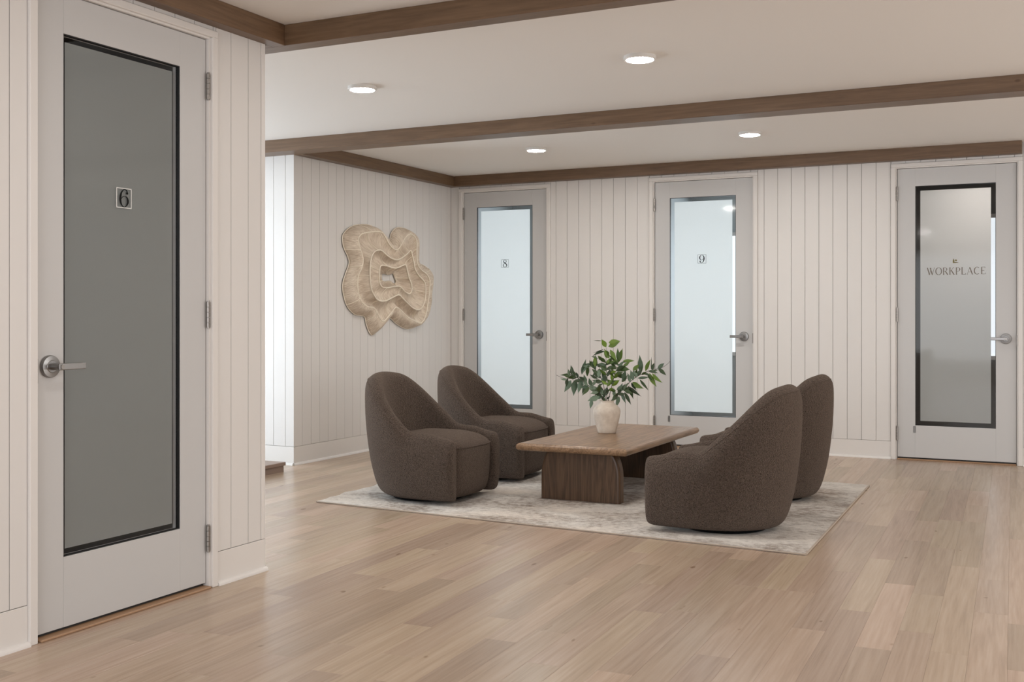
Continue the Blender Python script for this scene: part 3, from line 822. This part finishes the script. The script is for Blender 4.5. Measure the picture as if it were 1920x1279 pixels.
def apply_subsurf(o, lv):
    md = o.modifiers.new('s', 'SUBSURF'); md.levels = lv; md.render_levels = lv
def make_chair():
    r = empty('swivel_chair', (0, 0, 0))
    bm, seam = chair_shell()
    o = bmobj('shell', bm, M_BOUCLE, r, smooth=True); apply_subsurf(o, 2)
    bm = bmesh.new(); tube(bm, catmull(seam, 3), 0.0030, 6); bmobj('piping', bm, M_BOUCLE, r, smooth=True)
    # seat block
    bm = bmesh.new(); n = 40; rows = []
    cx = 0.05
    lev = [(0.022, .80, .86), (0.045, .92, .95), (0.12, .975, .99), (0.24, 1, 1), (0.335, 1, 1), (0.356, .992, .99), (0.374, .965, .965), (0.402, .86, .86), (0.430, .62, .62), (0.443, .3, .3)]
    for (z, sx, sy) in lev:
        row = []
        for i in range(n):
            t = 2*PI*i/n; c, s = math.cos(t), math.sin(t); e = 0.42
            x = math.copysign(abs(c)**e, c); y = math.copysign(abs(s)**e, s)
            X = x*0.298; Y = y*0.285
            if x > 0: X += 0.022*(1-(y)**2)*x
            if x < 0: Y *= 1-0.10*abs(x)
            row.append(bm.verts.new((cx+X*sx, Y*sy, z)))
        rows.append(row)
    for A, B in zip(rows, rows[1:]):
        for i in range(n): bm.faces.new((A[i], A[(i+1) % n], B[(i+1) % n], B[i]))
    bm.faces.new(rows[0][::-1]); bm.faces.new(rows[-1])
    bmesh.ops.recalc_face_normals(bm, faces=bm.faces)
    o = bmobj('seat', bm, M_BOUCLE, r, smooth=True); apply_subsurf(o, 1)
    bm = bmesh.new(); tube(bm, [v for v in [Vector((cx+(math.copysign(abs(math.cos(t))**.42, math.cos(t))*.298+(0.022*(1-(math.copysign(abs(math.sin(t))**.42, math.sin(t)))**2)*math.copysign(abs(math.cos(t))**.42, math.cos(t)) if math.cos(t) > 0 else 0))*.996, math.copysign(abs(math.sin(t))**.42, math.sin(t))*.285*.99, 0.355)) for t in [(-0.49+0.98*i/40)*PI for i in range(41)]]], 0.0035, 6)
    bmobj('seat_piping', bm, M_BOUCLE, r, smooth=True)
    bm = bmesh.new(); lathe(bm, [(0.235, 0.0), (0.235, 0.015), (0.225, 0.028)], 40, (-0.01, 0)); bmesh.ops.recalc_face_normals(bm, faces=bm.faces)
    bmobj('plinth', bm, M_PLINTH, r)
    return r
def dup(r, loc, rz):
    n = r.copy(); COL.objects.link(n); n.location = loc; n.rotation_euler = (0, 0, rz)
    for c in r.children:
        k = c.copy(); k.parent = n; COL.objects.link(k)
    return n
CH = [(-3.755, 6.34, 0.0, 'dark brown boucle swivel tub chair on the left, nearest the camera'),
      (-3.803, 7.38, 0.05, 'dark brown boucle swivel tub chair on the left, farther one beside glass door 8'),
      (-1.727, 6.18, PI, 'dark brown boucle swivel tub chair in front at right, seen from behind'),
      (-1.763, 7.33, PI, 'dark brown boucle swivel tub chair on the right, mostly hidden behind the nearer one')]
c0 = make_chair()
for i, (x, y, rz, lab) in enumerate(CH):
    if i == 0: c = c0; c.location = (x, y, RZ+0.001); c.rotation_euler = (0, 0, rz)
    else: c = dup(c0, (x, y, RZ+0.001), rz)
    c['label'] = lab; c['category'] = 'chair'; c['group'] = 'boucle swivel chairs around the table'

# ------------------------------------------------------------------ coffee table
TX0, TX1, TY0, TY1, TZ = -3.165, -2.40, 6.43, 7.955, 0.382
TCX, TCY = (TX0+TX1)/2, (TY0+TY1)/2
table = empty('coffee_table', (TCX, TCY, 0), label='low rectangular brown wooden coffee table with two thick arched slab legs', category='table')
def bull_top():
    bm = bmesh.new(); hw, hl, r = (TX1-TX0)/2, (TY1-TY0)/2, 0.024
    box(bm, -hw, hw, -hl, hl, TZ-2*r, TZ)
    es = [e for e in bm.edges if abs(e.verts[0].co.z-e.verts[1].co.z) < 1e-6]
    bmesh.ops.bevel(bm, geom=es, offset=r*0.98, segments=6, affect='EDGES', profile=0.5)
    return bm
o = bmobj('tabletop', bull_top(), M_TABLE, table)
def slab_leg(yc):
    bm = bmesh.new(); hw = 0.277; t = 0.085; H0, H1 = RZ+0.001, TZ-0.047; rr = 0.13
    out = [(-hw, H0), (hw, H0)]
    for i in range(0, 11):
        a = PI/2*i/10; out.append((hw-0.075*(1-math.cos(a)), H1-0.17+0.17*math.sin(a)))
    for i in range(10, -1, -1):
        a = PI/2*i/10; out.append((-hw+0.075*(1-math.cos(a)), H1-0.17+0.17*math.sin(a)))
    F = [bm.verts.new((x, yc-t/2, z)) for x, z in out]; B = [bm.verts.new((x, yc+t/2, z)) for x, z in out]
    n = len(out)
    ff = bm.faces.new(F); bf = bm.faces.new(B[::-1])
    for i in range(n): bm.faces.new((F[i], B[i], B[(i+1) % n], F[(i+1) % n]))
    bmesh.ops.recalc_face_normals(bm, faces=bm.faces)
    es = [e for e in bm.edges if len(e.link_faces) == 2 and (ff in e.link_faces or bf in e.link_faces) and max(v.co.z for v in e.verts) > H0+0.01]
    bmesh.ops.bevel(bm, geom=es, offset=0.018, segments=3, affect='EDGES', profile=0.5)
    return bm
bmobj('leg', slab_leg(6.585+0.0425-TCY), M_TLEG, table)
bmobj('leg', slab_leg(7.80-0.0425-TCY), M_TLEG, table)

# ------------------------------------------------------------------ vase
VX, VY = -2.865, 7.275
vase = empty('vase', (VX, VY, TZ+0.0005), label='cream ceramic shouldered vase standing on the coffee table', category='vase')
bm = bmesh.new()
prof = [(0.060, 0.0), (0.064, 0.004), (0.074, 0.04), (0.086, 0.09), (0.095, 0.135), (0.0965, 0.155), (0.090, 0.175), (0.072, 0.194), (0.052, 0.208), (0.048, 0.216), (0.050, 0.224), (0.0535, 0.2275), (0.050, 0.228), (0.043, 0.222), (0.040, 0.21), (0.055, 0.19), (0.08, 0.16), (0.07, 0.06), (0.05, 0.01)]
lathe(bm, prof, 48); bmesh.ops.recalc_face_normals(bm, faces=bm.faces)
o = bmobj('body', bm, M_VASE, vase, smooth=True)

# ------------------------------------------------------------------ branches: laid out on a fan around the vase mouth
RT = Vector((math.cos(ANG), math.sin(ANG), 0)); FW = Vector((-math.sin(ANG), math.cos(ANG), 0))
SC = 7.78/2072/6.09                        # metres per sketch unit
def BP(x, y, d=0.0):                       # sketch point -> offset from vase mouth centre (right, up, depth)
    return RT*((x-660)*SC)+Vector((0, 0, (820-y)*SC+0.222))+FW*d
def leaf_mesh(base, tip, width, m, bend, roll):
    ax = tip-base; L = ax.length; ax.normalize()
    side = ax.cross(FW); side = side.normalized() if side.length > 1e-4 else RT.copy()
    nrm = side.cross(ax).normalized()
    q = Matrix.Rotation(roll, 3, ax); side = q @ side; nrm = q @ nrm
    st = [(0, .03), (.12, .5), (.28, .92), (.42, 1.0), (.60, .80), (.78, .42), (.9, .15), (1, .0)]
    V = []; F = []
    for t, w in st:
        c = base+ax*(L*t)+nrm*(bend*L*math.sin(t*PI)) ; ww = width*w/2
        V += [c-side*ww+nrm*ww*0.35, c, c+side*ww+nrm*ww*0.35]
    for i in range(len(st)-1):
        a = i*3; F += [(a, a+1, a+4, a+3), (a+1, a+2, a+5, a+4)]
    return mesh_from('leaf', V, F, m, smooth=True)
G_, B_, D_ = M_LEAFG, M_LEAFB, M_LEAFD
BR = [
 ('tall upright stem of bright green leaves rising highest from the vase', 0.0,
  [(655, 850), (665, 600), (650, 400), (655, 205)],
  [((655, 205), (600, 110), G_, .5), ((680, 150), (825, 132), G_, .4), ((678, 197), (812, 140), G_, .4), ((640, 250), (500, 305), B_, .25), ((650, 300), (625, 215), G_, .3),
   ((655, 380), (690, 330), G_, .5), ((690, 330), (625, 240), G_, .45), ((660, 390), (760, 355), G_, .4), ((655, 400), (560, 390), B_, .45), ((655, 480), (620, 380), G_, .4),
   ((625, 225), (500, 268), D_, .10), ((600, 128), (500, 122), D_, .10), ((650, 600), (600, 470), D_, .35), ((700, 230), (770, 360), G_, .35), ((655, 240), (690, 320), G_, .4)]),
 ('green stem leaning slightly right with two pointed leaves standing up', 0.05,
  [(680, 850), (730, 600), (770, 470), (795, 380)],
  [((800, 370), (790, 210), G_, .3), ((800, 385), (850, 215), G_, .38), ((850, 360), (980, 358), G_, .3), ((850, 380), (950, 350), D_, .3), ((790, 385), (680, 290), G_, .3),
   ((780, 440), (660, 440), D_, .3), ((780, 440), (930, 460), G_, .45), ((770, 480), (690, 500), G_, .4), ((760, 520), (900, 560), D_, .42), ((740, 560), (830, 480), G_, .4), ((735, 590), (690, 610), D_, .5),
   ((700, 610), (800, 580), D_, .35), ((800, 420), (870, 360), B_, .35), ((800, 400), (700, 360), D_, .3), ((850, 420), (930, 370), G_, .4), ((790, 400), (870, 470), B_, .45)]),
 ('long branch arching far right with a bare dark twig tip', 0.03,
  [(705, 850), (840, 690), (960, 570), (1060, 510), (1170, 465), (1290, 438), (1360, 395), (1400, 350)],
  [((1060, 500), (1040, 290), B_, .3), ((1110, 480), (1170, 340), G_, .3), ((1165, 460), (1175, 310), D_, .10), ((1150, 500), (1230, 660), G_, .3), ((1180, 500), (1300, 612), G_, .32), ((1130, 500), (1190, 590), D_, .35),
   ((1250, 460), (1315, 470), B_, .5), ((1040, 570), (1140, 700), D_, .22), ((1020, 560), (1150, 545), B_, .25), ((960, 470), (1045, 395), G_, .4), ((960, 580), (930, 460), B_, .4), ((1000, 560), (1020, 440), G_, .35),
   ((950, 600), (1090, 680), G_, .40), ((945, 610), (1000, 700), D_, .35), ((900, 650), (1060, 770), D_, .2), ((910, 665), (970, 800), D_, .28), ((1060, 520), (1110, 480), D_, .4), ((960, 560), (1000, 470), B_, .5), ((1190, 470), (1240, 460), D_, .2), ((1010, 540), (950, 480), B_, .5)]),
 ('long branch reaching far left with grey-green drooping leaves', -0.02,
  [(640, 850), (560, 720), (450, 640), (340, 560), (260, 520), (210, 560), (140, 545), (80, 518)],
  [((240, 530), (215, 445), B_, .4), ((260, 515), (120, 520), D_, .2), ((200, 570), (120, 560), B_, .3), ((270, 515), (240, 400), B_, .12), ((250, 580), (172, 720), B_, .4), ((310, 570), (280, 760), B_, .4), ((350, 590), (330, 730), B_, .4),
   ((390, 600), (340, 720), B_, .4), ((430, 630), (375, 740), B_, .42), ((400, 590), (330, 530), B_, .5), ((260, 570), (330, 535), B_, .4), ((440, 640), (400, 555), B_, .5), ((480, 650), (450, 550), B_, .45), ((380, 590), (270, 585), B_, .45), ((460, 650), (370, 750), D_, .3), ((330, 560), (400, 640), B_, .4)]),
 ('short lower right stem with narrow leaves curving down', 0.02,
  [(700, 850), (780, 730), (850, 690), (930, 640)],
  [((800, 760), (765, 895), B_, .32), ((830, 725), (880, 850), B_, .28), ((860, 715), (935, 860), D_, .25), ((920, 670), (970, 800), D_, .3), ((850, 700), (930, 650), D_, .5), ((790, 740), (710, 820), D_, .42), ((760, 700), (680, 690), G_, .4),
   ((770, 690), (840, 640), B_, .4), ((860, 690), (900, 640), D_, .4), ((840, 580), (870, 460), B_, .4), ((830, 600), (900, 520), D_, .4), ((800, 720), (730, 810), G_, .3)]),
 ('pale grey-green stem angled up and left above the long one', 0.06,
  [(645, 850), (620, 620), (540, 470), (470, 410), (400, 400)],
  [((380, 520), (425, 335), B_, .3), ((440, 395), (370, 510), B_, .2), ((500, 400), (400, 405), B_, .3), ((530, 430), (535, 285), G_, .35), ((560, 340), (480, 305), B_, .3), ((530, 440), (550, 330), D_, .35), ((550, 400), (640, 440), B_, .5),
   ((590, 450), (560, 560), B_, .45), ((560, 560), (460, 510), D_, .3), ((440, 540), (450, 400), D_, .28), ((600, 560), (520, 480), B_, .4), ((610, 620), (640, 520), B_, .4), ((600, 470), (660, 400), B_, .45), ((540, 480), (490, 560), B_, .3), ((620, 350), (560, 300), G_, .5)]),
 ('low left stem whose broad grey leaves droop over the vase rim', -0.05,
  [(640, 850), (600, 760), (550, 700), (490, 680)],
  [((570, 760), (430, 810), B_, .42), ((480, 790), (460, 900), B_, .4), ((560, 690), (500, 640), B_, .5), ((580, 690), (520, 760), D_, .4), ((500, 690), (460, 590), B_, .4), ((620, 740), (590, 660), B_, .5), ((640, 760), (670, 650), B_, .5), ((600, 750), (560, 640), B_, .4),
   ((600, 760), (640, 820), D_, .4), ((660, 800), (700, 760), D_, .4), ((650, 700), (620, 800), B_, .45), ((560, 640), (620, 620), B_, .4), ((500, 640), (540, 560), B_, .4), ((640, 720), (700, 680), D_, .4), ((680, 700), (730, 660), G_, .4), ((570, 640), (510, 700), D_, .4)]),
]
for lab, dep, st, lv in BR:
    b = empty('leafy_branch', (VX, VY, TZ), label=lab, category='branch', group='leafy branches in the vase')
    n = len(st)
    D = lambda t: dep*t
    sp = [BP(x, y, dep*i/(n-1)) for i, (x, y) in enumerate(st)]
    sp[0] = BP(655+(st[0][0]-655)*0.3, 870, 0)
    cp = catmull(sp, 5)
    bm = bmesh.new(); K = len(cp); tube(bm, cp, [0.0028-0.0018*i/K for i in range(K)], 6)
    bmobj('stem', bm, M_TWIG, b, smooth=True)
    rl = random.Random(len(lab)*7+n)
    P3 = [Vector((x, y, 0)) for x, y in st]
    for e in range(9):
        f = 0.25+0.5*e/9+rl.uniform(-.03, .03); k = f*(n-1); i0 = min(int(k), n-2); c = P3[i0].lerp(P3[i0+1], k-i0)
        dr = (P3[i0+1]-P3[i0]).normalized(); a = math.atan2(dr.y, dr.x)+rl.choice((-1, 1))*rl.uniform(.45, 1.1); ln = rl.uniform(75, 120)
        lv.append(((c.x, c.y), (c.x+ln*math.cos(a), c.y+ln*math.sin(a)), rl.choice((lv[0][2], lv[-3][2], D_)), rl.uniform(.34, .46)))
    for (p, q, m, w) in lv:
        P = [Vector(s) for s in st]
        tb = min(range(len(P)), key=lambda i: (P[i]-Vector(p)).length)/(n-1)
        d0 = dep*tb+random.uniform(-.03, .03); d1 = d0+random.uniform(-.035, .035)
        A = BP(*p, d0); Bq = BP(*q, d1)
        me = leaf_mesh(A, Bq, (Bq-A).length*w*1.02, m, random.uniform(-.06, .10), random.uniform(-.7, .7))
        link('leaf', me, b)
        # leaf stalk joining the stem
        near = min(cp, key=lambda c: (c-A).length)
        if (near-A).length > 0.012:
            pass

# ------------------------------------------------------------------ wall sculpture
def ZP(x, y, h):                           # photo sketch coordinate -> point h in front of the left wall
    px, py = 620+x/5.329, 400+y/5.329
    r = (px-960)/FPX; v = -(py-590)/FPX
    dx, dy = r*math.cos(ANG)-math.sin(ANG), r*math.sin(ANG)+math.cos(ANG)
    X = XL+h; t = X/dx
    return Vector((X, dy*t, v*t+CAMH))
KS = [
 [[(130,200),(200,135),(290,112),(390,118),(460,160),(530,220),(578,300)],[(578,300),(600,210),(640,155),(690,142),(760,160)],[(760,160),(845,230),(862,300),(858,400),(860,490)],[(860,490),(930,520),(1000,580),(1015,650)],[(1015,650),(992,800),(995,880),(960,1020),(860,1125)],[(860,1125),(800,1150),(740,1152),(650,1100),(585,1045)],[(585,1045),(510,1120),(430,1210)],[(430,1210),(395,1205),(355,1110),(335,1030),(240,1010)],[(240,1010),(165,930),(125,800),(120,700),(150,600),(183,500)],[(183,500),(170,430),(130,340),(118,260),(130,200)]],
 [[(282,235),(320,202),(430,183),(510,190),(545,235),(590,315),(640,362)],[(640,362),(680,350),(735,260),(765,222),(800,207)],[(800,207),(845,240),(862,300),(860,400),(868,500)],[(868,500),(900,560),(960,610),(990,680)],[(990,680),(985,800),(970,900),(950,1020),(905,1097)],[(905,1097),(840,1075),(770,1040),(700,970),(650,940)],[(650,940),(600,1000),(530,1078)],[(530,1078),(490,1045),(450,965),(420,940),(360,930)],[(360,930),(300,870),(272,770),(272,640),(305,560),(325,480)],[(325,480),(315,420),(290,340),(278,280),(282,235)]],
 [[(425,400),(450,375),(500,368),(540,400),(590,440),(620,455),(660,465)],[(660,465),(700,452),(740,425),(770,400),(800,372)],[(800,372),(815,420),(825,460),(835,510),(845,560)],[(845,560),(880,620),(935,680),(948,730)],[(948,730),(950,800),(940,880),(920,930),(880,965)],[(880,965),(820,945),(750,880),(710,840),(680,815)],[(680,815),(620,840),(560,872)],[(560,872),(530,878),(500,878),(470,865),(450,845)],[(450,845),(410,770),(398,700),(393,640),(393,580),(395,520)],[(395,520),(398,490),(405,450),(412,425),(425,400)]],
 [[(495,535),(510,520),(560,525),(600,540),(620,546),(640,548),(655,548)],[(655,548),(680,540),(700,530),(725,518),(745,515)],[(745,515),(755,530),(765,570),(775,610),(780,640)],[(780,640),(795,675),(805,700),(808,720)],[(808,720),(812,750),(808,780),(800,795),(780,805)],[(780,805),(740,780),(720,755),(700,738),(680,730)],[(680,730),(640,730),(600,738)],[(600,738),(570,743),(540,742),(520,738),(505,725)],[(505,725),(492,700),(487,670),(485,640),(486,610),(488,580)],[(488,580),(489,570),(490,560),(492,548),(495,535)]],
]
KS.append([[(510+(x-485)/323*140, 605+(y-515)/290*95) for x, y in s] for s in KS[3]])
HT = [0.012, 0.095, 0.14, 0.11, 0.015]
def contour(segs):
    raw = []
    for s in segs: raw += s[:-1]
    # smooth closed curve, then resample every segment to a fixed count
    out = []; n = len(raw); P = [Vector((x, y, 0)) for x, y in raw]; idx = 0
    for s in segs:
        fine = []
        for q in range(len(s)-1):
            a, b, c, d = P[(idx-1) % n], P[idx % n], P[(idx+1) % n], P[(idx+2) % n]
            for k in range(10):
                t = k/10; fine.append(0.5*((2*b)+(-a+c)*t+(2*a-5*b+4*c-d)*t*t+(-a+3*b-3*c+d)*t**3))
            idx += 1
        fine.append(P[idx % n])
        L = [0]
        for u, v in zip(fine, fine[1:]): L.append(L[-1]+(v-u).length)
        j = 0; M = 26
        for k in range(M):
            t = L[-1]*k/M
            while L[j+1] < t: j += 1
            f = (t-L[j])/max(1e-9, L[j+1]-L[j]); out.append(fine[j].lerp(fine[j+1], f))
    return out
CC = [contour(k) for k in KS]
sc_c = ZP(570, 640, 0)
art = empty('wall_sculpture', sc_c, label='wavy organic wall sculpture of woven natural rattan with cream edges on the left wall', category='wall art')
C3 = [[ZP(p.x, p.y, h)-sc_c for p in c] for c, h in zip(CC, HT)]
bul = [0.030, -0.050, -0.045, -0.035]
for b in range(4):
    A, B = C3[b], C3[b+1]; n = len(A); R_ = 8; V = []; UVs = []
    L = [0]
    for i in range(n): L.append(L[-1]+(A[(i+1) % n]-A[i]).length)
    for i in range(n+1):
        for j in range(R_+1):
            t = j/R_; p = A[i % n].lerp(B[i % n], t); p = p+Vector((bul[b]*math.sin(t*PI), 0, 0)); V.append(p); UVs.append((L[i]+0.0, t))
    F = []
    for i in range(n):
        for j in range(R_):
            a = i*(R_+1)+j; F.append((a, a+1, a+R_+2, a+R_+1))
    me = mesh_from('woven_band', V, F, M_RATTAN, smooth=True)
    ul = me.uv_layers.new(name='UVMap')
    for lp in me.loops: ul.data[lp.index].uv = UVs[lp.vertex_index]
    o = link('woven_band', me, art)
    md = o.modifiers.new('t', 'SOLIDIFY'); md.thickness = 0.004; md.offset = -1
for k in range(4):
    bm = bmesh.new(); tube(bm, C3[k][::2], 0.0058 if k else 0.004, 8, closed=True); bmobj('piping', bm, M_CREAM, art, smooth=True)

bm = bmesh.new()
M26 = 26
for b, ks in ((0, (8, 34, 92, 150, 196, 214, 232, 246)), (1, (6, 40, 66, 104, 132, 170, 200, 226)), (2, (12, 60, 110, 150, 190, 240)), (3, (20, 80, 130, 210))):
    A, B = C3[b], C3[b+1]
    for k in ks:
        tube(bm, [A[k].lerp(B[k], t/8)+Vector((bul[b]*math.sin(t/8*PI)+0.003, 0, 0)) for t in range(9)], 0.0028, 6)
bmobj('rib', bm, M_CREAM, art, smooth=True)
